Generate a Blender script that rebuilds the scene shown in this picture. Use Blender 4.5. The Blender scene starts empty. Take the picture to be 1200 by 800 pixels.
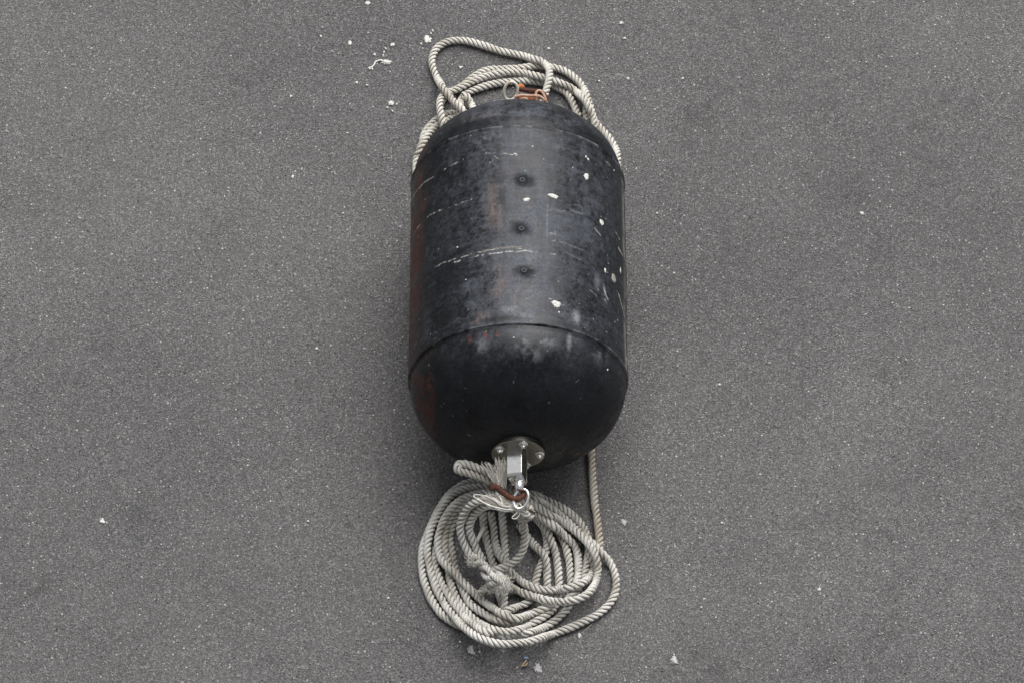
import bpy, bmesh, math, random
import numpy as np
from mathutils import Vector, Matrix

random.seed(7)
rng = np.random.default_rng(11)
scene = bpy.context.scene
COL = scene.collection

# ------------------------------------------------------------------ camera
R, L, H = 0.400, 0.866, 0.288          # buoy: radius, straight length, dome depth
DOME_P = 2.22                          # the near dome is slightly squarer than an ellipsoid
PITCH = math.radians(57.6)             # looking down from a high deck
DIST = 16.0
FPX = 321.0 * 15.94                    # focal length in pixels of a 1200 px wide frame
aim = Vector((-0.022, -0.254, R))
fwd = Vector((0, math.cos(PITCH), -math.sin(PITCH)))
right = Vector((1, 0, 0))
upv = right.cross(fwd)
CAMPOS = aim - fwd * DIST
cam = bpy.data.cameras.new('camera')
cam.sensor_width = 36.0
cam.lens = FPX * 36.0 / 1200.0
cam.clip_start = 0.1
cam.clip_end = 400.0
camo = bpy.data.objects.new('camera', cam)
camo.matrix_world = Matrix((
    (right.x, upv.x, -fwd.x, CAMPOS.x),
    (right.y, upv.y, -fwd.y, CAMPOS.y),
    (right.z, upv.z, -fwd.z, CAMPOS.z),
    (0, 0, 0, 1)))
COL.objects.link(camo)
scene.camera = camo

# ------------------------------------------------------------------ light: bright overcast
SUN_EL, SUN_AZ = math.radians(60), math.radians(20)     # azimuth from +Y (behind the buoy) towards +X
world = bpy.data.worlds.new('World')
scene.world = world
world.use_nodes = True
wn = world.node_tree
wn.nodes.clear()
sky = wn.nodes.new('ShaderNodeTexSky')
sky.sky_type = 'NISHITA'
sky.sun_disc = False
sky.sun_elevation = SUN_EL
sky.sun_rotation = SUN_AZ
sky.air_density = 1.0
sky.dust_density = 4.0
hsv = wn.nodes.new('ShaderNodeHueSaturation')
hsv.inputs['Saturation'].default_value = 0.16
bg = wn.nodes.new('ShaderNodeBackground')
bg.inputs['Strength'].default_value = 0.05
wo = wn.nodes.new('ShaderNodeOutputWorld')
wn.links.new(sky.outputs[0], hsv.inputs['Color'])
wn.links.new(hsv.outputs[0], bg.inputs[0])
wn.links.new(bg.outputs[0], wo.inputs[0])
sun = bpy.data.lights.new('sun', 'SUN')
sun.energy = 1.5
sun.angle = math.radians(54)
sun.color = (1.0, 0.985, 0.965)
suno = bpy.data.objects.new('sun', sun)
sd = Vector((math.sin(SUN_AZ) * math.cos(SUN_EL), math.cos(SUN_AZ) * math.cos(SUN_EL), math.sin(SUN_EL)))
suno.rotation_euler = sd.to_track_quat('Z', 'Y').to_euler()
suno.location = (3, 5, 9)
COL.objects.link(suno)
scene.view_settings.view_transform = 'Standard'
scene.view_settings.look = 'None'
scene.view_settings.exposure = 1.05
scene.view_settings.gamma = 1.0

# ------------------------------------------------------------------ helpers
def at(px, py, z=0.0):
    """point of the place at height z that was surveyed at pixel (px, py) of the 1200x800 photograph"""
    d = fwd * FPX + right * (px - 600) - upv * (py - 400)
    t = (z - CAMPOS.z) / d.z
    return CAMPOS + d * t

def hit(px, py):
    """point on the buoy skin surveyed at pixel (px, py)"""
    d = (fwd * FPX + right * (px - 600) - upv * (py - 400)).normalized()
    best = None
    o = CAMPOS - Vector((0, 0, R))
    a, b, c = d.x**2 + d.z**2, 2 * (o.x * d.x + o.z * d.z), o.x**2 + o.z**2 - R * R
    q = b * b - 4 * a * c
    if q >= 0:
        t = (-b - math.sqrt(q)) / (2 * a)
        p = o + d * t
        if abs(p.y) <= L / 2:
            return p + Vector((0, 0, R))
    for s in (-1, 1):
        oo = Vector((o.x / R, (o.y - s * L / 2) / H, o.z / R))
        dd = Vector((d.x / R, d.y / H, d.z / R))
        a, b, c = dd.dot(dd), 2 * oo.dot(dd), oo.dot(oo) - 1
        q = b * b - 4 * a * c
        if q >= 0:
            t = (-b - math.sqrt(q)) / (2 * a)
            p = o + d * t
            if s * p.y > L / 2:
                return p + Vector((0, 0, R))
    # grazing: nearest silhouette
    return hit(px + (1 if px < 607 else -1), py)

def skin_normal(p):
    q = Vector((p.x, 0, p.z - R))
    if abs(p.y) > L / 2:
        s = math.copysign(1, p.y)
        q = Vector((p.x / R**2, (p.y - s * L / 2) / H**2, (p.z - R) / R**2))
    return q.normalized()

def link(name, me, mat=None, parent=None, smooth=True):
    o = bpy.data.objects.new(name, me)
    COL.objects.link(o)
    if mat is not None and not me.materials:
        me.materials.append(mat)
    if smooth:
        me.shade_smooth()
    if parent is not None:
        o.parent = parent
        o.matrix_parent_inverse = parent.matrix_world.inverted() if False else Matrix.Translation(-Vector(parent.location))
    return o

def tag(o, label=None, cat=None, group=None, kind=None):
    for k, v in (('label', label), ('category', cat), ('group', group), ('kind', kind)):
        if v:
            o[k] = v
    return o

def thing(name, loc, label, cat, group=None):
    o = bpy.data.objects.new(name, None)
    o.location = loc
    o.empty_display_size = 0.1
    COL.objects.link(o)
    return tag(o, label, cat, group)

def mesh_np(name, verts, faces):
    me = bpy.data.meshes.new(name)
    me.from_pydata([tuple(v) for v in verts], [], [tuple(f) for f in faces])
    me.update()
    return me

def grid_mesh(name, P, wrap_v=True):
    """P: (n, m, 3) -> quads, second axis wraps"""
    n, m, _ = P.shape
    me = bpy.data.meshes.new(name)
    i = np.arange(n - 1)[:, None] * m
    mm = m if wrap_v else m - 1
    j = np.arange(mm)[None, :]
    j2 = (j + 1) % m
    q = np.stack([i + j, i + j2, i + m + j2, i + m + j], -1).reshape(-1, 4)
    me.vertices.add(n * m)
    me.vertices.foreach_set('co', P.reshape(-1).astype(np.float32))
    me.loops.add(q.size)
    me.loops.foreach_set('vertex_index', q.reshape(-1).astype(np.int32))
    me.polygons.add(len(q))
    me.polygons.foreach_set('loop_start', (np.arange(len(q)) * 4).astype(np.int32))
    me.update(calc_edges=True)
    return me

def bm_mesh(name, bm):
    me = bpy.data.meshes.new(name)
    bm.to_mesh(me)
    bm.free()
    return me

def lathe(name, prof, seg, origin, axis, closed_caps=True):
    """prof: list of (axial, radius)"""
    a = Vector(axis).normalized()
    u = a.orthogonal().normalized()
    v = a.cross(u)
    verts, faces = [], []
    for (s, r) in prof:
        for k in range(seg):
            t = 2 * math.pi * k / seg
            verts.append(Vector(origin) + a * s + (u * math.cos(t) + v * math.sin(t)) * r)
    for i in range(len(prof) - 1):
        for k in range(seg):
            k2 = (k + 1) % seg
            faces.append((i * seg + k, i * seg + k2, (i + 1) * seg + k2, (i + 1) * seg + k))
    if closed_caps:
        faces.append(tuple(range(seg - 1, -1, -1)))
        b = (len(prof) - 1) * seg
        faces.append(tuple(range(b, b + seg)))
    return mesh_np(name, verts, faces)

def catmull(pts, n=14):
    P = np.array(pts, float)
    P = np.vstack([2 * P[0] - P[1], P, 2 * P[-1] - P[-2]])
    out = []
    t = np.linspace(0, 1, n, endpoint=False)[:, None]
    for i in range(1, len(P) - 2):
        p0, p1, p2, p3 = P[i - 1], P[i], P[i + 1], P[i + 2]
        out.append(0.5 * (2 * p1 + (p2 - p0) * t + (2 * p0 - 5 * p1 + 4 * p2 - p3) * t**2 + (3 * p1 - p0 - 3 * p2 + p3) * t**3))
    out.append(P[-2][None])
    return np.vstack(out)

def resample(P, ds):
    d = np.r_[0, np.cumsum(np.linalg.norm(np.diff(P, axis=0), axis=1))]
    n = max(4, int(d[-1] / ds))
    t = np.linspace(0, d[-1], n)
    return np.stack([np.interp(t, d, P[:, k]) for k in range(P.shape[1])], 1)

def frames(P):
    T = np.gradient(P, axis=0)
    T /= np.linalg.norm(T, axis=1)[:, None] + 1e-12
    N = np.zeros_like(T)
    a = np.array([0, 0, 1.0])
    if abs(T[0] @ a) > 0.9:
        a = np.array([1.0, 0, 0])
    n = a - T[0] * (a @ T[0])
    n /= np.linalg.norm(n)
    for i in range(len(P)):
        n = n - T[i] * (n @ T[i])
        n /= np.linalg.norm(n)
        N[i] = n
    B = np.cross(T, N)
    return T, N, B

def tube(name, P, rad, seg=8, cap=True):
    """rad: number or array along P"""
    P = np.asarray(P, float)
    T, N, B = frames(P)
    rad = np.broadcast_to(np.asarray(rad, float), (len(P),))
    if cap:
        P = np.vstack([P[:1], P, P[-1:]])
        N = np.vstack([N[:1], N, N[-1:]])
        B = np.vstack([B[:1], B, B[-1:]])
        rad = np.r_[1e-5, rad, 1e-5]
    th = np.linspace(0, 2 * np.pi, seg, endpoint=False)
    G = P[:, None] + rad[:, None, None] * (np.cos(th)[None, :, None] * N[:, None] + np.sin(th)[None, :, None] * B[:, None])
    return grid_mesh(name, G)

def ring_path(c, u, v, ru, rv, n=40, a0=0, a1=2 * math.pi):
    t = np.linspace(a0, a1, n)
    c, u, v = (np.array(x, float) for x in (c, u, v))
    return c + np.cos(t)[:, None] * u * ru + np.sin(t)[:, None] * v * rv

def vnoise(P, scale, seed=0):
    """3-D value noise in 0..1"""
    Q = P * scale + 1000.0
    I = np.floor(Q).astype(np.int64)
    F = Q - I
    F = F * F * (3 - 2 * F)
    def h(i, j, k):
        n = (i * 374761393 + j * 668265263 + k * 2147483647 + seed * 1274126177) & 0xffffffff
        n = ((n ^ (n >> 13)) * 1274126177) & 0xffffffff
        return ((n ^ (n >> 16)) & 0xffff) / 65535.0
    x, y, z = I[:, 0], I[:, 1], I[:, 2]
    fx, fy, fz = F[:, 0], F[:, 1], F[:, 2]
    r = 0
    for a in (0, 1):
        for b in (0, 1):
            for c in (0, 1):
                r = r + h(x + a, y + b, z + c) * (fx if a else 1 - fx) * (fy if b else 1 - fy) * (fz if c else 1 - fz)
    return r

def fbm(P, scale, seed=0, oct=4, gain=0.55):
    P = np.asarray(P, float)
    s, a, tot = 0, 1.0, 0
    for o in range(oct):
        s = s + a * vnoise(P, np.asarray(scale) * 2.03**o, seed + o * 17)
        tot += a
        a *= gain
    return s / tot

def sst(a, b, x):
    t = np.clip((x - a) / (b - a), 0, 1)
    return t * t * (3 - 2 * t)

# ------------------------------------------------------------------ materials
def new_mat(name):
    m = bpy.data.materials.new(name)
    m.use_nodes = True
    nt = m.node_tree
    return m, nt, nt.nodes['Principled BSDF']

def node(nt, typ, **kw):
    n = nt.nodes.new(typ)
    for k, v in kw.items():
        if k.startswith('i_'):
            n.inputs[k[2:].replace('_', ' ')].default_value = v
        else:
            setattr(n, k, v)
    return n

def ramp(nt, src, stops):
    r = nt.nodes.new('ShaderNodeValToRGB')
    e = r.color_ramp.elements
    while len(e) < len(stops):
        e.new(0.5)
    for el, (p, c) in zip(e, stops):
        el.position = p
        el.color = c if len(c) == 4 else (*c, 1)
    nt.links.new(src, r.inputs[0])
    return r

def mixc(nt, fac, a, b, mode='MIX'):
    m = nt.nodes.new('ShaderNodeMix')
    m.data_type = 'RGBA'
    m.blend_type = mode
    for sock, val in ((m.inputs[0], fac), (m.inputs[6], a), (m.inputs[7], b)):
        if hasattr(val, 'links') or isinstance(val, bpy.types.NodeSocket):
            nt.links.new(val, sock)
        else:
            sock.default_value = val if not isinstance(val, tuple) or len(val) == 4 else (*val, 1)
    return m.outputs[2]

def asphalt():
    m, nt, b = new_mat('asphalt')
    tc = node(nt, 'ShaderNodeTexCoord')
    co = tc.outputs['Object']
    def noise(scale, detail=4, rough=0.6):
        n = node(nt, 'ShaderNodeTexNoise', i_Scale=scale, i_Detail=detail, i_Roughness=rough)
        nt.links.new(co, n.inputs['Vector'])
        return n
    def vor(scale, feat='F1', rnd=1.0):
        n = node(nt, 'ShaderNodeTexVoronoi', feature=feat, i_Scale=scale, i_Randomness=rnd)
        nt.links.new(co, n.inputs['Vector'])
        return n
    big = noise(1.1, 5, 0.6)
    fine = noise(240, 5, 0.85)
    c0 = ramp(nt, fine.outputs[0], [(0.34, (0.028, 0.0275, 0.028)), (0.52, (0.156, 0.153, 0.153)), (0.69, (0.380, 0.375, 0.374))])
    c1 = mixc(nt, 0.35, c0.outputs[0], ramp(nt, big.outputs[0], [(0.3, (0.36, 0.36, 0.36)), (0.7, (0.64, 0.64, 0.64))]).outputs[0], 'OVERLAY')
    # aggregate stones, each cell its own grey
    v = vor(205)
    stone = ramp(nt, v.outputs['Color'], [(0.0, (0.020, 0.020, 0.021)), (0.35, (0.085, 0.083, 0.087)), (0.55, (0.150, 0.144, 0.140)), (0.75, (0.21, 0.208, 0.212)), (1.0, (0.55, 0.54, 0.52))])
    c2 = mixc(nt, 0.52, c1, stone.outputs[0])
    # pale chips, sparse
    v2 = vor(78)
    sep = node(nt, 'ShaderNodeSeparateColor')
    nt.links.new(v2.outputs['Color'], sep.inputs[0])
    pick = node(nt, 'ShaderNodeMath', operation='GREATER_THAN')
    nt.links.new(sep.outputs[0], pick.inputs[0]); pick.inputs[1].default_value = 0.80
    size = node(nt, 'ShaderNodeMath', operation='MULTIPLY')
    nt.links.new(sep.outputs[1], size.inputs[0]); size.inputs[1].default_value = 0.27
    near = node(nt, 'ShaderNodeMath', operation='LESS_THAN')
    nt.links.new(v2.outputs['Distance'], near.inputs[0]); nt.links.new(size.outputs[0], near.inputs[1])
    both = node(nt, 'ShaderNodeMath', operation='MULTIPLY')
    nt.links.new(pick.outputs[0], both.inputs[0]); nt.links.new(near.outputs[0], both.inputs[1])
    chip = ramp(nt, sep.outputs[2], [(0.0, (0.42, 0.40, 0.37)), (0.7, (0.60, 0.59, 0.58)), (1.0, (0.34, 0.24, 0.17))])
    c3 = mixc(nt, both.outputs[0], c2, chip.outputs[0])
    # dark pits
    v3 = vor(48)
    sep3 = node(nt, 'ShaderNodeSeparateColor')
    nt.links.new(v3.outputs['Color'], sep3.inputs[0])
    p3 = node(nt, 'ShaderNodeMath', operation='GREATER_THAN'); nt.links.new(sep3.outputs[0], p3.inputs[0]); p3.inputs[1].default_value = 0.78
    n3 = node(nt, 'ShaderNodeMath', operation='LESS_THAN'); nt.links.new(v3.outputs['Distance'], n3.inputs[0]); n3.inputs[1].default_value = 0.16
    b3 = node(nt, 'ShaderNodeMath', operation='MULTIPLY'); nt.links.new(p3.outputs[0], b3.inputs[0]); nt.links.new(n3.outputs[0], b3.inputs[1])
    c4 = mixc(nt, b3.outputs[0], c3, (0.035, 0.034, 0.034))
    # large worn patches
    wear = noise(0.55, 3, 0.5)
    c5 = mixc(nt, 1.0, c4, ramp(nt, wear.outputs[0], [(0.3, (0.84, 0.84, 0.845)), (0.7, (1.14, 1.13, 1.12))]).outputs[0], 'MULTIPLY')
    stain = noise(3.4, 6, 0.68)
    c5 = mixc(nt, 1.0, c5, ramp(nt, stain.outputs[0], [(0.30, (0.70, 0.70, 0.70)), (0.42, (0.97, 0.97, 0.97)), (0.60, (1.0, 1.0, 1.0)), (0.74, (1.16, 1.15, 1.14))]).outputs[0], 'MULTIPLY')
    nt.links.new(c5, b.inputs['Base Color'])
    b.inputs['Roughness'].default_value = 0.78
    b.inputs['Specular IOR Level'].default_value = 0.35
    bump = node(nt, 'ShaderNodeBump', i_Strength=1.0, i_Distance=0.004)
    add = node(nt, 'ShaderNodeMath', operation='ADD')
    nt.links.new(fine.outputs[0], add.inputs[0])
    nt.links.new(v.outputs['Distance'], add.inputs[1])
    nt.links.new(add.outputs[0], bump.inputs['Height'])
    nt.links.new(bump.outputs[0], b.inputs['Normal'])
    return m

def rope_mat(name, light, tan, dark, yarn_shade):
    m, nt, b = new_mat(name)
    uv = node(nt, 'ShaderNodeUVMap', uv_map='lay')
    sx = node(nt, 'ShaderNodeSeparateXYZ')
    nt.links.new(uv.outputs[0], sx.inputs[0])
    tc = node(nt, 'ShaderNodeTexCoord')
    n1 = node(nt, 'ShaderNodeTexNoise', i_Scale=9.0, i_Detail=5.0, i_Roughness=0.65)
    nt.links.new(tc.outputs['Object'], n1.inputs['Vector'])
    n2 = node(nt, 'ShaderNodeTexNoise', i_Scale=110.0, i_Detail=4.0, i_Roughness=0.7)
    nt.links.new(tc.outputs['Object'], n2.inputs['Vector'])
    c = ramp(nt, n1.outputs[0], [(0.34, dark), (0.48, tan), (0.62, light)]).outputs[0]
    c = mixc(nt, 0.55, c, ramp(nt, n2.outputs[0], [(0.28, (0.30, 0.29, 0.27)), (0.72, (0.70, 0.70, 0.69))]).outputs[0], 'OVERLAY')
    # yarns of each strand: fine lines running at a slight angle along it
    yarn = node(nt, 'ShaderNodeMath', operation='MULTIPLY_ADD')
    nt.links.new(sx.outputs[0], yarn.inputs[0]); yarn.inputs[1].default_value = 55.0
    mul = node(nt, 'ShaderNodeMath', operation='MULTIPLY'); nt.links.new(sx.outputs[1], mul.inputs[0]); mul.inputs[1].default_value = 2 * math.pi * 9
    nt.links.new(mul.outputs[0], yarn.inputs[2])
    sn = node(nt, 'ShaderNodeMath', operation='SINE'); nt.links.new(yarn.outputs[0], sn.inputs[0])
    # brown yarn line per strand, darkened to paint shade into the lay grooves
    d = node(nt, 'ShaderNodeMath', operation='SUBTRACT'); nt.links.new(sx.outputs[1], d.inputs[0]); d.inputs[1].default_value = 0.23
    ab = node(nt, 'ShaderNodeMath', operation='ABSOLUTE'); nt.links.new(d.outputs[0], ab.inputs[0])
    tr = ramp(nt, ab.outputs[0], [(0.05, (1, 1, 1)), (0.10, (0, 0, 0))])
    trm = node(nt, 'ShaderNodeMath', operation='MULTIPLY'); nt.links.new(tr.outputs[0], trm.inputs[0]); trm.inputs[1].default_value = yarn_shade
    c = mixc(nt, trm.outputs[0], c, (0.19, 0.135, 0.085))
    nt.links.new(c, b.inputs['Base Color'])
    b.inputs['Roughness'].default_value = 0.85
    b.inputs['Specular IOR Level'].default_value = 0.25
    bump = node(nt, 'ShaderNodeBump', i_Strength=0.5, i_Distance=0.0012)
    ad = node(nt, 'ShaderNodeMath', operation='ADD'); nt.links.new(sn.outputs[0], ad.inputs[0]); nt.links.new(n2.outputs[0], ad.inputs[1])
    nt.links.new(ad.outputs[0], bump.inputs['Height'])
    nt.links.new(bump.outputs[0], b.inputs['Normal'])
    return m

def rust_mat(name, a, bcol, c, scale=60):
    m, nt, b = new_mat(name)
    tc = node(nt, 'ShaderNodeTexCoord')
    n = node(nt, 'ShaderNodeTexNoise', i_Scale=scale, i_Detail=6.0, i_Roughness=0.7)
    nt.links.new(tc.outputs['Object'], n.inputs['Vector'])
    nt.links.new(ramp(nt, n.outputs[0], [(0.3, a), (0.5, bcol), (0.72, c)]).outputs[0], b.inputs['Base Color'])
    b.inputs['Roughness'].default_value = 0.8
    bump = node(nt, 'ShaderNodeBump', i_Strength=0.6, i_Distance=0.002)
    nt.links.new(n.outputs[0], bump.inputs['Height'])
    nt.links.new(bump.outputs[0], b.inputs['Normal'])
    return m

def steel_mat(name, col, rough, spots=0.0):
    m, nt, b = new_mat(name)
    tc = node(nt, 'ShaderNodeTexCoord')
    n = node(nt, 'ShaderNodeTexNoise', i_Scale=35.0, i_Detail=5.0, i_Roughness=0.65)
    nt.links.new(tc.outputs['Object'], n.inputs['Vector'])
    nt.links.new(ramp(nt, n.outputs[0], [(0.3, tuple(x * 0.75 for x in col)), (0.6, col)]).outputs[0], b.inputs['Base Color'])
    nt.links.new(ramp(nt, n.outputs[0], [(0.3, (rough * 1.8,) * 3), (0.7, (rough,) * 3)]).outputs[0], b.inputs['Roughness'])
    b.inputs['Metallic'].default_value = 1.0
    return m

def plain(name, col, rough=0.7, var=0.15, scale=80):
    m, nt, b = new_mat(name)
    tc = node(nt, 'ShaderNodeTexCoord')
    n = node(nt, 'ShaderNodeTexNoise', i_Scale=scale, i_Detail=4.0)
    nt.links.new(tc.outputs['Object'], n.inputs['Vector'])
    lo = tuple(x * (1 - var) for x in col)
    hi = tuple(min(1, x * (1 + var)) for x in col)
    nt.links.new(ramp(nt, n.outputs[0], [(0.3, lo), (0.7, hi)]).outputs[0], b.inputs['Base Color'])
    b.inputs['Roughness'].default_value = rough
    return m

M_ASPHALT = asphalt()
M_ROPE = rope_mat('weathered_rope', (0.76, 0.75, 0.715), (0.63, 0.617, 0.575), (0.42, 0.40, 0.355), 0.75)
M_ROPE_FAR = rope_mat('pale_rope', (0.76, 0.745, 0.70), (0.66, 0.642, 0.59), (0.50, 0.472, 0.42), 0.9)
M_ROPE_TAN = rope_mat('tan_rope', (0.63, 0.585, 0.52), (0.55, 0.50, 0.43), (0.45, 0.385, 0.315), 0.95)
M_FIBRE = plain('rope_fibre', (0.80, 0.775, 0.71), 0.8, 0.12, 40)
M_TWINE = plain('white_twine', (0.76, 0.74, 0.69), 0.7, 0.10, 60)
M_RUST = rust_mat('dark_rust', (0.030, 0.011, 0.007), (0.080, 0.026, 0.013), (0.17, 0.058, 0.025))
M_RUST_ORANGE = rust_mat('orange_rust', (0.14, 0.045, 0.020), (0.42, 0.14, 0.045), (0.66, 0.27, 0.07), 45)
M_CORD_PINK = rust_mat('rust_stained_cord', (0.30, 0.14, 0.09), (0.55, 0.34, 0.25), (0.70, 0.52, 0.42), 50)
M_STEEL = steel_mat('polished_steel', (0.95, 0.945, 0.93), 0.09)
M_STEEL_DULL = steel_mat('dull_steel', (0.30, 0.285, 0.245), 0.16)
M_GALV = rust_mat('galvanised_ring', (0.40, 0.22, 0.10), (0.74, 0.70, 0.62), (0.84, 0.82, 0.77), 26)
M_DROP = plain('dropping', (0.62, 0.61, 0.575), 0.9, 0.30, 170)
M_DROP_GREY = plain('grey_dropping', (0.30, 0.30, 0.26), 0.85, 0.3, 120)
M_DROP_PALE = plain('faint_dropping', (0.44, 0.44, 0.44), 0.9, 0.35, 170)
M_HOLE = plain('black_hole', (0.008, 0.008, 0.009), 0.6)
M_PLUG = plain('grey_plug', (0.035, 0.037, 0.042), 0.6, 0.3, 150)

def shell_mat():
    m, nt, b = new_mat('scuffed_black_shell')
    at_ = node(nt, 'ShaderNodeAttribute', attribute_name='skin')
    rg = node(nt, 'ShaderNodeAttribute', attribute_name='gloss')
    tc = node(nt, 'ShaderNodeTexCoord')
    mp = node(nt, 'ShaderNodeMapping'); mp.inputs['Scale'].default_value = (1, 0.8, 1)
    nt.links.new(tc.outputs['Object'], mp.inputs[0])
    n = node(nt, 'ShaderNodeTexNoise', i_Scale=130.0, i_Detail=5.0, i_Roughness=0.7)
    nt.links.new(mp.outputs[0], n.inputs['Vector'])
    c = mixc(nt, 0.8, at_.outputs['Color'], ramp(nt, n.outputs[0], [(0.25, (0.14, 0.14, 0.14)), (0.75, (0.86, 0.86, 0.86))]).outputs[0], 'OVERLAY')
    nt.links.new(c, b.inputs['Base Color'])
    nt.links.new(rg.outputs['Fac'], b.inputs['Roughness'])
    b.inputs['Specular IOR Level'].default_value = 0.25
    n2 = node(nt, 'ShaderNodeTexNoise', i_Scale=34.0, i_Detail=8.0, i_Roughness=0.72)
    nt.links.new(tc.outputs['Object'], n2.inputs['Vector'])
    bump = node(nt, 'ShaderNodeBump', i_Strength=0.35, i_Distance=0.004)
    nt.links.new(n2.outputs[0], bump.inputs['Height'])
    nt.links.new(bump.outputs[0], b.inputs['Normal'])
    return m
M_SHELL = shell_mat()

# ------------------------------------------------------------------ ground
def make_ground():
    n = 60
    xs = np.sign(np.linspace(-1, 1, n)) * np.abs(np.linspace(-1, 1, n))**2.2 * 30
    G = np.zeros((n, n, 3))
    G[..., 0] = xs[None, :]
    G[..., 1] = xs[:, None]
    P = G.reshape(-1, 3)
    z = (fbm(P, 0.9, 3, 3) - 0.5) * 0.006
    G[..., 2] = z.reshape(n, n) - 0.004
    o = link('ground', grid_mesh('ground', G, False), M_ASPHALT)
    tag(o, 'grey weathered asphalt ground with pale chips and white droppings', None, None, 'structure')
    return o
ground = make_ground()

# ------------------------------------------------------------------ buoy
buoy = thing('mooring_buoy', (0, 0, 0), 'large scuffed black cylindrical mooring buoy with domed ends lying on asphalt', 'buoy')

def make_shell():
    STEP = 0.0065
    prof = []                                   # (axial y, radius)
    nd, nc = 150, 250
    th = np.linspace(math.radians(1.2), math.pi / 2, nd)
    near = [(-L / 2 - H * math.cos(t)**(2 / DOME_P), (R - STEP) * math.sin(t)**(2 / DOME_P)) if t < math.pi / 2 - 1e-6 else (-L / 2, R - STEP) for t in th]
    prof += near
    prof += [(-L / 2 + 0.001, R - 0.001), (-L / 2 + 0.003, R + 0.0018)]
    for y in np.linspace(-L / 2 + 0.008, L / 2 - 0.014, nc):
        # faint waviness of the moulded skin
        prof.append((y, R + 0.0006 * math.sin(y * 43)))
    prof += [(L / 2 - 0.007, R + 0.0025), (L / 2 - 0.003, R + 0.0030), (L / 2 - 0.001, R - 0.001)]
    prof += [(L / 2 + H * math.cos(t), (R - STEP) * math.sin(t)) for t in reversed(th)]
    prof = np.array(prof)
    seg = 720
    ph = np.linspace(0, 2 * np.pi, seg, endpoint=False)
    G = np.zeros((len(prof), seg, 3))
    G[..., 0] = prof[:, 1][:, None] * np.sin(ph)[None]
    G[..., 1] = prof[:, 0][:, None]
    G[..., 2] = R + prof[:, 1][:, None] * np.cos(ph)[None]
    P = G.reshape(-1, 3)
    # gentle dents
    dent = (fbm(P, 4.0, 5, 2) - 0.5) * 0.005
    nrm = P - np.array([0, 0, R]); nrm[:, 1] *= 0.2
    nrm /= np.linalg.norm(nrm, axis=1)[:, None] + 1e-9
    P = P + nrm * dent[:, None]
    P[:, 2] = np.maximum(P[:, 2], 0.0)
    G = P.reshape(G.shape)
    me = grid_mesh('shell', G)
    X, Y, Z = P[:, 0], P[:, 1], P[:, 2]
    phi = np.arctan2(X, Z - R)                  # 0 at the top, + to the right
    # coordinates on the unrolled skin: (axial, arc)
    U = np.stack([Y, phi * R, np.zeros_like(Y)], 1)

    def ua(px, py):
        h_ = hit(px, py)
        return h_.y, math.atan2(h_.x, h_.z - R) * R

    c = np.zeros((len(P), 3))
    base = np.array([0.0060, 0.0066, 0.0082])
    chalk_sheen = np.array([0.070, 0.0765, 0.092])
    PC = P * np.array([1, 0.8, 1])
    n1 = fbm(PC, 6.0, 21, 5)
    n2 = fbm(U, (9, 60, 1), 31, 4)              # axial streaks
    n3 = fbm(U, (70, 8, 1), 41, 4)              # rubbed round the girth
    n4 = fbm(P, 24.0, 51, 5, 0.65)
    cyl = 0.75 * sst(-L / 2 - 0.16, -L / 2 - 0.02, Y) + 0.25 * sst(-L / 2 - 0.01, -L / 2 + 0.05, Y) 
    n5 = fbm(P, 95.0, 61, 4, 0.7)
    n6 = fbm(U, (30, 170, 1), 63, 3)
    n7 = fbm(U, (170, 26, 1), 65, 3)
    for nn in (n2, n3, n6, n7):
        nn[:] = 0.5 + (nn - 0.5) * sst(-L / 2 - 0.09, -L / 2, Y)
    top = np.exp(-((phi - 0.03) / 0.55)**2)      # weather-chalked top, its paleness also painting in the sky's sheen
    w = 0.08 + 0.66 * top * cyl
    w += 0.12 * sst(0.35, 0.9, phi) * sst(-0.62, -0.3, Y)
    w *= 0.16 + 1.5 * sst(0.38, 0.62, 0.34 * n1 + 0.11 * n2 + 0.06 * n3 + 0.24 * n4 + 0.18 * n5 + 0.03 * n6 + 0.04 * n7)
    w += 0.16 * sst(0.62, 0.70, n5) * (0.25 + 0.75 * cyl)
    w += 0.10 * sst(0.62, 0.70, n7) * (0.2 + 0.8 * cyl)
    w -= 0.20 * sst(0.58, 0.68, 1 - n5) * cyl
    w += 0.22 * sst(0.60, 0.72, n4) * (0.3 + 0.7 * cyl)
    w += 0.10 * sst(0.62, 0.75, n3) * cyl
    w = np.clip(w, 0, 1)
    c[:] = base + (chalk_sheen - base) * w[:, None]
    def lay(col, mask):
        mk = np.clip(mask, 0, 1)[:, None]
        c[:] = c * (1 - mk) + np.array(col) * mk
    def blob(px, py, rx, ry, soft=0.5):
        y0, a0 = ua(px, py)
        d = np.sqrt(((U[:, 1] - a0) / rx)**2 + ((U[:, 0] - y0) / ry)**2)
        return 1 - sst(1 - soft, 1 + soft * 0.4, d + (n4 - 0.5) * 0.8)
    def line(pts, wid, thr=0.5, seed=0, jit=0.004):
        q = [ua(*p) for p in pts]
        q = resample(catmull(np.array(q), 10), 0.004)
        # nearest sample
        d = np.full(len(U), 9.0)
        lo, hi_ = q.min(0) - 0.03, q.max(0) + 0.03
        idx = np.where((U[:, 0] > lo[0]) & (U[:, 0] < hi_[0]) & (U[:, 1] > lo[1]) & (U[:, 1] < hi_[1]))[0]
        jx = (fbm(U[idx], (40, 40, 1), 90 + seed, 2) - 0.5) * jit * 2
        for p in q:
            d[idx] = np.minimum(d[idx], np.hypot(U[idx, 0] - p[0] + jx, U[idx, 1] - p[1]))
        br = fbm(U, (60, 30, 1), 70 + seed, 3)
        return (1 - sst(wid * 0.3, wid * 0.95, d)) * sst(thr - 0.06, thr + 0.06, br)
    # pinkish-brown rubbed strips along the top
    brown = np.array([0.17, 0.118, 0.10])
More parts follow.
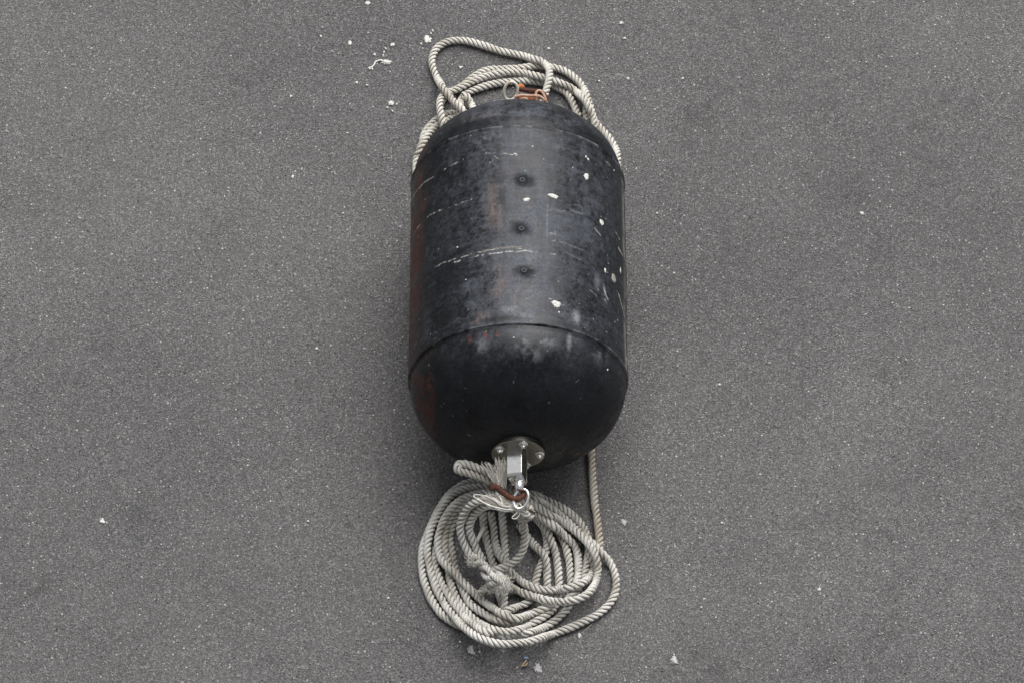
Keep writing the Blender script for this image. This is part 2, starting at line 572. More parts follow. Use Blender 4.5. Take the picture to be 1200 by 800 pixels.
    for px, py, rx, ry, k in ((580, 240, 0.040, 0.16, .55), (583, 330, 0.045, 0.09, .55), (608, 350, 0.022, 0.05, .8),
                              (600, 200, 0.03, 0.05, .35), (565, 372, 0.05, 0.03, .5), (560, 135, 0.09, 0.03, .45), (640, 150, .08, .02, .4)):
        lay(brown, blob(px, py, rx, ry, 0.8) * k * sst(0.40, 0.62, n4 * 0.6 + n2 * 0.4))
    # red-brown old paint showing on the left flank
    red = np.array([0.082, 0.027, 0.018])
    flank = sst(0.95, 1.3, -phi) * sst(0.42, 0.58, 0.35 * n1 + 0.4 * n4 + 0.25 * n5) * 0.95
    lay(red, flank * (0.35 + 0.65 * sst(-0.45, -0.1, Y)) * (Y > -L / 2))
    lay(red * 0.8, sst(0.9, 1.15, -phi) * sst(0.47, 0.60, fbm(U, (14, 40, 1), 77, 4)) * 0.7 * (Y > L / 2 - 0.25))
    yl, al = ua(513, 430)
    mk = (1 - sst(-0.312, -0.286, X + (n4 - 0.5) * 0.05 + (n5 - 0.5) * 0.03)) * (Y < -L / 2 - 0.003)
    lay(red * 0.95, mk * sst(0.43, 0.60, 0.3 * n1 + 0.45 * n4 + 0.25 * n5) * 0.9)
    rb = np.array([0.17, 0.040, 0.024])
    for px, py, rx, ry, k in ((550, 397, .008, .03, .9), (568, 392, .006, .02, .8), (583, 390, .012, .012, .8), (553, 408, .012, .02, .5)):
        lay(rb, blob(px, py, rx, ry, 0.7) * k * sst(0.35, 0.6, n4))
    # pale scuffs under and beside the near seam, on the shoulders
    pale = np.array([0.20, 0.205, 0.215])
    for px, py, rx, ry, k in ((612, 400, .035, .035, .6), (640, 398, .045, .03, .65), (622, 415, .05, .03, .45), (668, 397, .012, .05, .7), (675, 372, .022, .035, 1.0),
                              (560, 404, .05, .03, .5), (705, 412, .05, .05, .45), (620, 300, .04, .05, .3), (615, 345, .06, .05, .35), (690, 132, .06, .05, .25),
                              (600, 362, .06, .02, .6), (622, 370, .08, .015, .7), (570, 165, .06, .03, .3), (660, 175, .05, .02, .4), (709, 345, .02, .05, .9),
                              (700, 330, .02, .04, .4), (690, 400, .02, .03, .4)):
        lay(pale, blob(px, py, rx, ry, 0.8) * k * sst(0.42, 0.60, n4))
    # dust line along the right flank
    lay(np.array([0.24, 0.235, 0.21]), np.exp(-((phi - 1.36) / 0.05)**2) * (Y > -L / 2) * (Y < L / 2 - 0.03) * sst(0.30, 0.55, n1 * .5 + n4 * .5) * 0.9)
    # pale flaking paint at the far shoulder
    lay(np.array([0.42, 0.43, 0.40]), (1 - sst(0.0, 0.014, np.abs(Y - (0.640)))) * sst(0.02, 0.06, -X) * (1 - sst(0.15, 0.22, -X)) * (Z > R) * sst(0.30, 0.42, n4))
    # seam edges rubbed light
    for s, k in ((-1, 0.85), (1, 1.0)):
        e = 1 - sst(0.002, 0.006, np.abs(Y - s * (L / 2 - 0.003)))
        lay(pale * 0.85, e * k * sst(0.40, 0.58, n4 * .5 + n1 * .5))
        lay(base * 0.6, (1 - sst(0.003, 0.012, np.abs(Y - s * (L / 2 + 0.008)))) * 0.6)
    # moulded cross marks on the right of the top
    mould = np.array([0.16, 0.165, 0.175])
    for k_, pts in enumerate((((642, 240), (641, 262), (642, 280)), ((642, 246), (662, 248)), ((642, 275), (656, 276)), ((655, 283), (683, 294)), ((665, 297), (680, 305)),
                ((668, 240), (680, 242), (682, 250), (669, 247)))):
        lay(mould, line(pts, 0.0045, 0.36, 5 + k_) * 0.6)
    # pale scratches round the girth
    white = np.array([0.62, 0.60, 0.55])
    for k_, (pts, wd, thr) in enumerate(((((483, 233), (490, 222), (500, 212), (515, 203), (537, 190)), 0.0032, 0.46),
                           (((485, 275), (497, 258), (512, 248), (527, 243), (550, 235)), 0.0028, 0.47),
                           (((505, 315), (520, 308), (545, 300), (575, 293), (612, 292)), 0.0026, 0.50),
                           (((533, 308), (560, 300), (590, 296), (612, 294), (650, 298)), 0.0036, 0.50),
                           (((570, 180), (590, 180), (606, 182)), 0.003, 0.45),
                           (((708, 338), (712, 350), (716, 358)), 0.006, 0.47),
                           (((697, 268), (703, 276)), 0.004, 0.4), (((720, 270), (726, 280)), 0.004, 0.42),
                           (((724, 290), (729, 300)), 0.006, 0.42), (((725, 345), (733, 375)), 0.004, 0.45),
                           (((672, 450), (680, 442)), 0.002, 0.4), (((729, 415), (735, 422)), 0.004, 0.4))):
        lay(white, line(pts, wd, thr, 20 + k_) * (0.45 + 0.5 * sst(0.4, 0.6, n5)))
    tanc = np.array([0.24, 0.215, 0.17])
    lay(tanc, line(((562, 296), (585, 291), (612, 290)), 0.006, 0.46, 60) * 0.6)
    # random short nicks and specks
    for k_ in range(150):
        y0 = rng.uniform(-0.7, 0.45)
        a0 = rng.uniform(-0.55, 0.6)
        ln = rng.uniform(0.003, 0.018) * (1 if rng.random() < 0.15 else 0.2)
        ang = rng.normal(1.57, 0.35)
        if y0 < -L / 2 + 0.02:
            ln = min(ln, 0.003)
        dy, da = (U[:, 0] - y0), (U[:, 1] - a0)
        s_ = dy * math.cos(ang) + da * math.sin(ang)
        t_ = -dy * math.sin(ang) + da * math.cos(ang)
        mk = ((np.abs(s_) < ln) & (np.abs(t_) < rng.uniform(0.0014, 0.0024)))
        lay(np.array([0.34, 0.33, 0.31]) if rng.random() < 0.6 else np.array([0.006, 0.006, 0.006]), mk * rng.uniform(0.4, 0.95))
    matt = np.zeros(len(P))
    # dark oily rings round the three plugs
    for px, py in ((613, 211), (611, 268), (615, 318)):
        rg_ = blob(px, py, 0.045, 0.034, 0.75); matt = np.maximum(matt, rg_)
        lay(base * 1.2, rg_ * 0.85)
    # dark band behind the far seam
    lay(base * 0.7, (1 - sst(0.01, 0.03, np.abs(Y - (L / 2 + 0.035)))) * sst(0.35, 0.5, n1) * 0.8)
    lay(base * 0.8, blob(590, 373, .09, .012, 0.6) * 0.8)
    ca = me.color_attributes.new('skin', 'FLOAT_COLOR', 'POINT')
    ca.data.foreach_set('color', np.c_[np.clip(c, 0, 1), np.ones(len(c))].astype(np.float32).reshape(-1))
    ga = me.attributes.new('gloss', 'FLOAT', 'POINT')
    g = np.clip(0.43 + 0.45 * (n1 - 0.5) + 0.65 * (n4 - 0.5) + 0.75 * (n5 - 0.5) + 0.9 * np.clip(c[:, 0] - 0.05, 0, 0.3), 0.26, 0.9)
    g = g + (0.85 - g) * matt
    ga.data.foreach_set('value', g.astype(np.float32))
    return link('shell', me, M_SHELL, buoy)
make_shell()

def splat_mesh(name, p, nrm, rx, ry, th, seed, rot=0.0, spikes=0.25, seg=26):
    """an irregular dried splash with a domed top, standing th proud of the surface"""
    r_ = random.Random(seed)
    n = Vector(nrm).normalized()
    u = n.cross(Vector((0, 1, 0)))
    if u.length < 0.1:
        u = Vector((1, 0, 0))
    u = -u.normalized() if u.x < 0 else u.normalized()
    v = n.cross(u)
    ph = [r_.uniform(0, 6.28) for _ in range(5)]
    verts = [Vector(p) + n * th]
    faces = []
    for j, f in enumerate((0.45, 0.8, 1.0)):
        for k in range(seg):
            t = 2 * math.pi * k / seg
            rr = 1 + spikes * (0.32 * math.sin(2 * t + ph[0]) + 0.3 * math.sin(3 * t + ph[1]) + 0.28 * math.sin(5 * t + ph[2]) + 0.35 * math.sin(11 * t + ph[3]) * f)
            rr *= 1 + spikes * 0.5 * (r_.random() - 0.5)
            a, b = math.cos(t) * rx * rr * f, math.sin(t) * ry * rr * f
            a, b = a * math.cos(rot) - b * math.sin(rot), a * math.sin(rot) + b * math.cos(rot)
            verts.append(Vector(p) + u * a + v * b + n * (th * (0.85, 0.55, -0.6)[j]))
    for k in range(seg):
        faces.append((0, 1 + k, 1 + (k + 1) % seg))
        for j in (0, 1):
            faces.append((1 + j * seg + k, 1 + (j + 1) * seg + k, 1 + (j + 1) * seg + (k + 1) % seg, 1 + j * seg + (k + 1) % seg))
    return mesh_np(name, verts, faces)

PX = 0.8 / 257
def buoy_splat(px, py, w, h, seed, mat=M_DROP, th=0.0022, spikes=0.3):
    p = hit(px, py)
    n = skin_normal(p)
    a_ = max(0.0, abs(p.y) - L / 2) / H
    if 0 < a_ < 0.95 and p.y < 0:                       # out to the squarer dome
        f_ = (1 - a_**DOME_P)**(1 / DOME_P) / math.sqrt(1 - a_ * a_) * (R - 0.0065) / R
        p = Vector((p.x * f_, p.y, R + (p.z - R) * f_))
    link('dropping', splat_mesh('dropping', p, n, w * PX / 2, h * PX / 2 / 0.85, th, seed, random.uniform(-.4, .4), spikes), mat, buoy)
for i, (px, py, w, h) in enumerate(((687, 207, 9, 9), (649, 230, 12, 6), (617, 234, 8, 4.5), (644, 229, 5, 3), (705, 261, 8, 8), (709, 317, 5, 6), (652, 356, 12, 7),
                                   (689, 187, 4, 5), (686.5, 184, 3, 4), (727, 317, 4, 9), (604, 180.5, 5, 1.6), (655, 366, 3, 2), (536, 290, 2.2, 2), (624, 172, 2, 2), (602, 395, 2, 2),
                                   (712, 433, 3, 4), (546, 328, 2, 1.6), (671, 197, 1.6, 1.6), (719.5, 200, 2, 2))):
    buoy_splat(px, py, w, h, i)
buoy_splat(719, 326, 13, 11, 77, M_DROP_GREY, 0.002, 0.2)

# three plugs on the top line of the shell
for px, py in ((612, 211), (611, 268), (614, 317)):
    p = hit(px, py)
    n = skin_normal(p)
    pl = link('plug', lathe('plug', [(-0.002, 0.0115), (0.0012, 0.0115), (0.0028, 0.0085), (0.0022, 0.0045), (-0.0005, 0.004)], 24, p, n, False), M_PLUG, buoy)
    link('plug_hole', lathe('plug_hole', [(-0.003, 0.0046), (0.0016, 0.0042)], 16, p + Vector((0.0006, 0.001, 0)), n), M_HOLE, pl)

# ------------------------------------------------------------------ near end fitting
YT = -L / 2 - H
def make_near_fitting():
    fl = link('end_flange', lathe('end_flange', [(0.0, 0.094), (0.001, 0.097), (0.018, 0.097), (0.0205, 0.0955), (0.0205, 0.01)], 64, (0, YT + 0.006, R), (0, -1, 0)), M_STEEL_DULL, buoy, False)
    fl.data.shade_smooth()
    fl.data.set_sharp_from_angle(angle=math.radians(30))
    for k in range(5):
        a = math.radians(4 + 72 * k)
        c = Vector((math.cos(a) * 0.078, YT + 0.006 - 0.0205, R + math.sin(a) * 0.078))
        bl = link('bolt', lathe('bolt', [(-0.002, 0.0125), (0.010, 0.0125), (0.012, 0.011)], 6, c, (0, -1, 0)), M_STEEL, fl, False)
        link('washer', lathe('washer', [(-0.001, 0.0165), (0.0025, 0.0165), (0.003, 0.0155)], 24, c, (0, -1, 0)), M_STEEL, fl)
        link('bolt_end', lathe('bolt_end', [(0.011, 0.0075), (0.017, 0.0075), (0.0185, 0.006)], 16, c, (0, -1, 0)), M_STEEL, fl)
    # strap bent to a U, rolled about the buoy's axis
    roll = math.radians(-14)
    hw, sep, t = 0.0270, 0.044, 0.009
    y0, y1 = YT + 0.006 - 0.020, YT - 0.128
    prof = []
    rad = 0.010
    pts = [(y0, sep), (y1 + rad, sep)]
    for k in range(1, 7):
        a = math.pi / 2 * k / 6
        pts.append((y1 + rad - rad * math.sin(a), sep - rad + rad * math.cos(a)))
    outer = pts + [(y, -z) for (y, z) in reversed(pts)]
    ri = 0.003
    pti = [(y0, sep - t), (y1 + t + ri, sep - t)]
    for k in range(1, 7):
        a = math.pi / 2 * k / 6
        pti.append((y1 + t + ri - ri * math.sin(a), sep - t - ri + ri * math.cos(a)))
    inner = pti + [(y, -z) for (y, z) in reversed(pti)]
    bm = bmesh.new()
    rows = []
    for (o_, i_) in zip(outer, inner):
        rows.append([bm.verts.new((x, y, z)) for x, (y, z) in ((-hw, o_), (hw, o_), (hw, i_), (-hw, i_))])
    for a, b in zip(rows[:-1], rows[1:]):
        for k in range(4):
            bm.faces.new((a[k], a[(k + 1) % 4], b[(k + 1) % 4], b[k]))
    bm.faces.new(rows[0][::-1]); bm.faces.new(rows[-1])
    bmesh.ops.recalc_face_normals(bm, faces=bm.faces)
    long = [e for e in bm.edges if abs((e.verts[0].co - e.verts[1].co).x) < 1e-6]
    bmesh.ops.bevel(bm, geom=long, offset=0.0014, segments=2, affect='EDGES')
    bm.transform(Matrix.Translation((-0.003, 0, R + 0.006)) @ Matrix.Rotation(roll, 4, 'Y'))
    st = link('strap_bracket', bm_mesh('strap_bracket', bm), M_STEEL, buoy, False)
    st.data.shade_smooth(); st.data.set_sharp_from_angle(angle=math.radians(28))
    # gusset plate between the legs at the flange
    # swivel: collar, neck and eye ring
    c0 = Vector((0.004, y1, R + 0.002))
    sw = link('swivel', lathe('swivel', [(-0.004, 0.0195), (0.006, 0.0195), (0.0075, 0.016), (0.0085, 0.0155), (0.010, 0.0168), (0.032, 0.0168), (0.036, 0.014), (0.038, 0.008)], 32, c0, (0, -1, -0.05)), M_STEEL, buoy, False)
    sw.data.shade_smooth(); sw.data.set_sharp_from_angle(angle=math.radians(35))
    cr = Vector((0.010, y1 - 0.062, R - 0.016))
    u = Vector((0.95, -0.12, 0.0)).normalized()
    v = Vector((-0.25, -0.93, -0.28)).normalized()
    link('eye_ring', tube('eye_ring', ring_path(cr, u, v, 0.025, 0.037, 48), 0.0062, 12, False), M_STEEL, sw)
    return cr
EYE = make_near_fitting()

# ------------------------------------------------------------------ far end fitting
def make_far_fitting():
    y = -YT
    fl = link('end_flange', lathe('end_flange', [(-0.014, 0.094), (0.004, 0.097), (0.0065, 0.0955), (0.0065, 0.01)], 48, (0, y, R), (0, 1, 0)), M_STEEL_DULL, buoy, False)
    eb = link('eye_bracket', lathe('eye_bracket', [(0.005, 0.030), (0.05, 0.028), (0.075, 0.024), (0.085, 0.012)], 24, (-0.01, y, R + 0.01), (0, 1, 0.1)), M_STEEL_DULL, buoy)
    c = at(598.5, 107, R + 0.055)
    u = Vector((0.98, 0, -0.15)); v = Vector((0.15, 0.55, 0.82)).normalized()
    link('far_ring', tube('far_ring', ring_path(c, u.normalized(), v, 0.0255, 0.037, 48), 0.0055, 12, False), M_GALV, eb)
    return c
FARC = make_far_fitting()
for o in [o for o in COL.objects if o.name.startswith('far_ring')]:
    o.name = 'mooring_ring'

# ------------------------------------------------------------------ ropes
D = 0.0305
PITCH_LAY = 1.95 * D
LAID = np.zeros((0, 3))            # every rope sample laid so far

def solve(path, stack=False):
    """path of (px, py[, z]) -> points resting on the ground and on whatever was laid before"""
    global LAID
    q = np.array([(p[0], p[1], p[2] if len(p) > 2 else -1.0) for p in path], float)
    # raised points keep their own height: blend between given heights
    pz = catmull(q[:, :2], 14)
    hint = np.concatenate([np.linspace(q[i, 2], q[i + 1, 2], 14, endpoint=False) if (q[i, 2] >= 0 and q[i + 1, 2] >= 0) else np.full(14, -1.0) for i in range(len(q) - 1)] + [[q[-1, 2]]])
    A = np.c_[pz, hint]
    A = resample(A, 1.6)
    A[:, 2] = np.where(A[:, 2] < 0, 0, A[:, 2])
    z = np.maximum(D / 2, A[:, 2])
    for it in range(3):
        P = np.array([at(a[0], a[1], zz) for a, zz in zip(A, z)])
        zz = np.maximum(D / 2, A[:, 2])
        if len(LAID):
            for i in range(len(P)):
                dx = LAID[:, 0] - P[i, 0]; dy = LAID[:, 1] - P[i, 1]
                d2 = dx * dx + dy * dy
                k = d2 < (0.86 * D)**2
                if k.any():
                    cand = LAID[k, 2] + np.sqrt((0.86 * D)**2 - d2[k])
                    if stack or A[i, 2] <= 0:
                        zz[i] = max(zz[i], cand.max())
        # stiffness: spread the humps, then smooth
        w = 3
        zp = np.pad(zz, w, 'edge')
        zm = np.max([zp[k:k + len(zz)] for k in range(2 * w + 1)], 0)
        s = 5
        ker = np.exp(-np.linspace(-2, 2, 2 * s + 1)**2); ker /= ker.sum()
        z = np.convolve(np.pad(zm, s, 'edge'), ker, 'valid')
    P = np.array([at(a[0], a[1], zz) for a, zz in zip(A, z)])
    LAID = np.vstack([LAID, P])
    return P

def rope_mesh(name, P, d=D, seg=9, phase=None, lay=PITCH_LAY):
    P = resample(np.asarray(P, float), lay / 13)
    T, N, B = frames(P)
    s = np.r_[0, np.cumsum(np.linalg.norm(np.diff(P, axis=0), axis=1))]
    phase = random.uniform(0, 6.28) if phase is None else phase
    wob = 1 + 0.045 * np.sin(s * 31 + phase) + 0.03 * np.sin(s * 83 + 2 * phase)
    rs, rc = 0.230 * d, 0.270 * d
    allv, allf, alluv = [], [], []
    base = 0
    th = np.linspace(0, 2 * np.pi, seg, endpoint=False)
    for k in range(3):
        a = 2 * np.pi * s / lay + 2 * np.pi * k / 3 + phase
        C = P + (rc * wob)[:, None] * (np.cos(a)[:, None] * N + np.sin(a)[:, None] * B)
        t = np.gradient(C, axis=0); t /= np.linalg.norm(t, axis=1)[:, None] + 1e-12
        o = np.cos(a)[:, None] * N + np.sin(a)[:, None] * B
        o = o - t * (o * t).sum(1)[:, None]; o /= np.linalg.norm(o, axis=1)[:, None] + 1e-12
        b = np.cross(t, o)
        rr = np.full(len(P), rs) * wob
        rr[0] = rr[-1] = rs * 0.55
        G = C[:, None] + rr[:, None, None] * (np.cos(th)[None, :, None] * o[:, None] + 0.95 * np.sin(th)[None, :, None] * b[:, None])
        n = len(P)
        allv.append(G.reshape(-1, 3))
        i = np.arange(n - 1)[:, None] * seg; j = np.arange(seg)[None]; j2 = (j + 1) % seg
        q = np.stack([i + j, i + j2, i + seg + j2, i + seg + j], -1).reshape(-1, 4)
        allf.append(q + base)
        uvv = np.stack([np.broadcast_to(s[:-1, None, None], (n - 1, seg, 4)) + np.array([0, 0, 1, 1.0]) * (s[1] - s[0]),
                        (np.broadcast_to(j[..., None], (n - 1, seg, 4)) + np.array([0, 1, 1, 0])) / seg], -1)
        alluv.append(uvv.reshape(-1, 2))
        base += n * seg
    V = np.vstack(allv); F = np.vstack(allf); UV = np.vstack(alluv)
    me = bpy.data.meshes.new(name)
    me.vertices.add(len(V)); me.vertices.foreach_set('co', V.reshape(-1).astype(np.float32))
    me.loops.add(F.size); me.loops.foreach_set('vertex_index', F.reshape(-1).astype(np.int32))
    me.polygons.add(len(F)); me.polygons.foreach_set('loop_start', (np.arange(len(F)) * 4).astype(np.int32))
    me.update(calc_edges=True)
    uvl = me.uv_layers.new(name='lay')
    uvl.data.foreach_set('uv', UV.reshape(-1).astype(np.float32))
    return me

FUZZ = []                           # (point, outward) sites for loose fibres
def lay_rope(path, parent, mat, name='rope_loop', d=D, stack=False):
    P = solve(path, stack)
    o = link(name, rope_mesh(name, P, d), mat, parent)
    for k in range(0, len(P), 2):
        FUZZ.append(P[k])
    return P

# --- single tan line running out from under the right side of the buoy to the coil
line_ = thing('mooring_line', at(696, 585, 0), 'single brownish rope running straight from under the buoy to the coil', 'rope')
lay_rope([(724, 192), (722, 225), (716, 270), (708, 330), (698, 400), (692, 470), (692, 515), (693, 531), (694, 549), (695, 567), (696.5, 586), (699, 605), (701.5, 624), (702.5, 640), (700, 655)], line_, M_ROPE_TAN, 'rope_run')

# --- near coil, from the bottom of the pile upwards
coil = thing('coiled_rope', at(600, 650, 0), 'thick weathered cream rope heaped in a round coil before the buoy, tied to its swivel', 'rope')
near_paths = [
    # vertical strands on the floor of the coil
    [(566, 600), (567, 617), (571, 635), (576, 654), (580, 668), (583, 690), (590, 712)],
    [(588, 596), (590, 622), (592, 650), (592, 680), (591, 700), (590, 716)],
    [(590, 717), (605, 711), (619, 705), (626, 695), (627, 684), (630, 671), (635, 658), (640, 645), (641, 632), (637, 618), (625, 604)],
    # strands 3 and 4 on the left, diving under
    [(622, 590), (600, 578), (572, 577), (552, 582), (541, 592), (533, 607), (528, 622), (527, 634), (530, 648), (532, 660), (536, 674), (543, 692), (550, 706), (561, 715), (573, 722), (585, 727), (600, 729), (620, 726), (634, 718), (640, 705), (641, 690), (641, 672), (639, 652), (628, 640), (618, 628), (608, 614)],
    [(626, 596), (606, 585), (575, 583), (553, 584), (540, 592), (529, 604), (523, 616), (521, 629), (521, 643), (525, 657), (527, 676), (532, 695), (541, 709), (550, 720), (562, 730), (578, 737), (593, 740), (606, 738), (617, 734), (632, 725), (645, 716), (653, 704), (655, 685), (654, 666), (651, 648), (646, 632), (640, 620), (630, 607)],
    # A: outermost, crossing below
    [(620, 583), (598, 571), (575, 566), (553, 564), (536, 571), (524, 582), (514, 597), (506, 613), (499, 630), (495, 645), (494, 660), (496, 677), (502, 695), (509, 708), (518, 720), (531, 729), (546, 735), (560, 741)],
    # C: lower left, pair bottom, up the right
    [(511, 640), (510, 660), (513, 673), (519, 686), (527, 699), (535, 711), (545, 723), (558, 734), (573, 742), (588, 745.5), (603, 744), (627, 739), (642, 732), (655, 723), (665, 712), (669, 700), (669, 684), (668, 667), (666, 653), (662, 638), (655, 624), (642, 612), (626, 603)],
    # H
    [(610, 577), (628, 580), (650, 590), (668, 601), (682, 615), (689, 630), (690, 645), (688, 658), (685, 670), (680, 684), (673, 696), (664, 706)],
    # I
    [(610, 590), (626, 600), (640, 609), (651, 617), (662, 627), (671, 636), (676, 646), (678, 660), (677, 676), (672, 693), (664, 704)],
    # F: the long outer sweep along the bottom and right, = strand 1
    [(620, 586), (600, 575), (577, 571), (558, 570), (542, 573), (528, 581), (518, 594), (510, 609), (504, 622), (501, 638), (501, 652), (505, 669), (511, 688), (520, 706), (531, 721), (543, 734), (558, 745), (574, 751.5), (590, 754), (606, 753), (621, 751), (637, 746), (652, 741), (677, 731), (702, 718), (717, 703), (722, 686), (719, 667), (710, 653), (699, 641), (686, 629), (670, 615), (655, 602), (640, 591), (625, 583)],
    # J
    [(575, 600), (578, 616), (580, 633), (584, 647), (591, 658), (598, 669), (609, 679), (621, 686), (636, 690.5), (652, 690.5), (670, 687), (685, 681), (694, 671), (696, 660), (692, 648)],
    # T = strand 2, the topmost diagonal
    [(612, 592), (592, 580), (567, 577), (552, 580), (540, 585), (530, 594), (522, 605), (516, 619), (513, 633), (514, 646), (520, 659), (531, 670), (543, 682), (555, 694), (566, 704), (578, 712), (590, 720), (604, 724), (616, 721), (629, 716), (640, 711), (650, 703)],
    # G
    [(612, 584), (624, 590), (640, 600), (657, 610), (672, 620), (685, 632), (695, 645), (700, 661), (699, 679), (691, 693), (677, 701.5), (659, 704.5), (640, 702.5), (621, 697), (603, 690), (592, 683)],
]
near_pts = []
for pth in near_paths:
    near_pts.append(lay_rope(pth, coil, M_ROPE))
# raised parts hung from the shackle
ZS = R - 0.045
raised = [
    # 5 and 6: the two falls that loop down to the knot
    [(604, 587, ZS - .01), (592, 586, ZS - .02), (577, 583, ZS - .02), (562, 586, ZS - .05), (550, 593, .26), (543, 604, .22), (539, 617, .18), (542, 633, .14), (549, 647, .115), (556, 656, .11)],
    [(604, 596, ZS - .03), (590, 594, ZS - .04), (574, 592, ZS - .06), (561, 597, .25), (553, 607, .21), (550, 620, .17), (555, 634, .14), (560, 646, .12), (566, 657, .11)],
    # M: inner ring from the hitch to the knot
    [(602, 603, .30), (607, 604, .29), (613, 613, .24), (615, 628, .19), (612.5, 644, .15), (604, 656, .12), (592, 663, .105), (581, 667, .10), (575, 668, .10)],
    # bight sticking out to the left of the shackle
    [(590, 566, ZS), (574, 555, ZS), (560, 548, ZS), (547, 543.5, ZS), (538, 543.5, ZS), (535.5, 547, ZS - .008), (538, 551.5, ZS - .016), (547, 553.5, ZS - .018), (560, 557.5, ZS - .018), (574, 564, ZS - .018), (588, 572, ZS - .018)],
]
for pth in raised:
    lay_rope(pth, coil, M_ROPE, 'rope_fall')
# hitch lump under the eye ring: two tight turns
for k, (cx, cy, zz) in enumerate(((614, 598, .335), (617, 602, .31))):
    c = at(cx, cy, zz)
    P = ring_path(c, Vector((0.8, -0.25, 0.5)).normalized(), Vector((0.35, 0.9, 0.1)).normalized(), 0.024, 0.018, 40, 0.3 * k, 2 * math.pi * 0.95 + 0.3 * k)
    link('hitch_turn', rope_mesh('hitch_turn', P, D * 0.92), M_ROPE, coil)

def strand(name, pts, rad, mat, parent, seg=8):
    """single unlaid strand through (px, py, z) points"""
    q = np.array([tuple(at(*p)) for p in pts])
    P = resample(catmull(q, 10), 0.004)
    n = len(P)
    prof = rad * (0.75 + 0.25 * np.sin(np.linspace(0.15, 0.95, n) * np.pi))
    return link(name, tube(name, P, prof, seg), mat, parent)

# the knot: spliced strands tucked over and under one another
kn = [((553, 653, .125), (560, 652, .15), (566, 659, .14), (570, 668, .115)),
      ((557, 660, .12), (564, 658, .155), (571, 664, .15), (574, 673, .12)),
      ((563, 663, .125), (570, 665, .16), (575, 672, .155), (579, 682, .12)),
      ((566, 671, .115), (570, 676, .14), (577, 677, .15), (584, 672, .13)),
      ((572, 682, .11), (577, 683, .145), (585, 681, .15), (592, 676, .12)),
      ((578, 690, .10), (583, 687, .14), (590, 686, .145), (597, 684, .11)),
      ((583, 671, .13), (589, 676, .155), (593, 684, .15), (592, 693, .10)),
      ((571, 667, .13), (578, 674, .165), (586, 681, .165), (594, 688, .12))]
for pts in kn:
    q = np.array([tuple(at(*p)) for p in pts])
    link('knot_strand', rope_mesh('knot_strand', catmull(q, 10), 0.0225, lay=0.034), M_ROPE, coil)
# thick core of the splice and short tail
for pth in ([(552, 648, .115), (561, 657, .118), (570, 667, .118), (579, 678, .115), (589, 684, .11), (598, 689, .10)],
            [(584, 681, .09), (575, 685, .085), (567, 690, .06), (561, 695, .05)]):
    q = np.array([tuple(at(*p)) for p in pth])
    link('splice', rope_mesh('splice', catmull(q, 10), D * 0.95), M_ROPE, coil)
strand('loose_strand', ((567, 618, .06), (563, 625, .09), (559, 634, .11)), 0.007, M_FIBRE, coil, 6)

def fibres(name, root_c, root_r, tips, n, rad, mat, parent, seed, curl=0.25):
    """a brush of loose fibres from around root_c towards the tip points"""
    r_ = np.random.default_rng(seed)
    V, F = [], []
    tips = [np.array(t, float) for t in tips]
    for k in range(n):
        a = np.array(root_c, float) + r_.normal(0, root_r, 3)
        i = r_.integers(0, len(tips))
        j = r_.integers(0, len(tips))
        w = r_.random()
        w = 1.0 if w > 0.45 else w
        b = tips[i] * w + tips[j] * (1 - w) + r_.normal(0, 0.007, 3)
        b = a + (b - a) * r_.uniform(0.6, 1.15)
        ln = np.linalg.norm(b - a)
        m1 = a + (b - a) * 0.4 + r_.normal(0, ln * curl * 0.3, 3)
        m2 = a + (b - a) * 0.75 + r_.normal(0, ln * curl * 0.3, 3)
        Q = catmull(np.array([a, m1, m2, b]), 4)
        T, N, B = frames(Q)
        n0 = len(V)
        for q_, (p, nn, bb) in enumerate(zip(Q, N, B)):
            rr = rad * (1 - 0.6 * q_ / len(Q))
            for g in range(3):
                t = 2.094 * g
                V.append(p + rr * (math.cos(t) * nn + math.sin(t) * bb))
        for q_ in range(len(Q) - 1):
            for g in range(3):
                g2 = (g + 1) % 3
                F.append((n0 + q_ * 3 + g, n0 + q_ * 3 + g2, n0 + q_ * 3 + 3 + g2, n0 + q_ * 3 + 3 + g))
    return link(name, mesh_np(name, V, F), mat, parent)

# frayed end standing up beside the bracket
tp = [at(x, y, z) for x, y, z in ((567, 545, .40), (573, 543, .42), (578, 545, .42), (584, 540, .43), (588, 545, .42), (592, 541, .43), (595, 547, .41), (590, 552, .41))]
fr = fibres('frayed_end', at(587, 567, ZS + .008), 0.008, tp, 300, 0.0017, M_FIBRE, coil, 3, 0.12)
tag(fr, 'pale frayed rope end standing up like a brush')
# ruffled fibres on the knot
for (x, y, z), tl, n in (((590, 682, .15), ((584, 672, .17), (596, 672, .17), (601, 680, .16), (598, 690, .15), (588, 692, .15), (582, 680, .17)), 120),
                         ((553, 656, .13), ((548, 652, .14), (549, 660, .13), (556, 662, .13)), 50),
                         ((573, 687, .10), ((567, 692, .08), (574, 695, .08), (580, 695, .10)), 50),
                         ((614, 600, .34), ((606, 606, .33), (622, 606, .32), (622, 595, .34), (610, 608, .32)), 40)):
    fibres('ruffled_fibres', at(x, y, z), 0.011, [at(*t) for t in tl], n, 0.0010, M_FIBRE, coil, int(x))
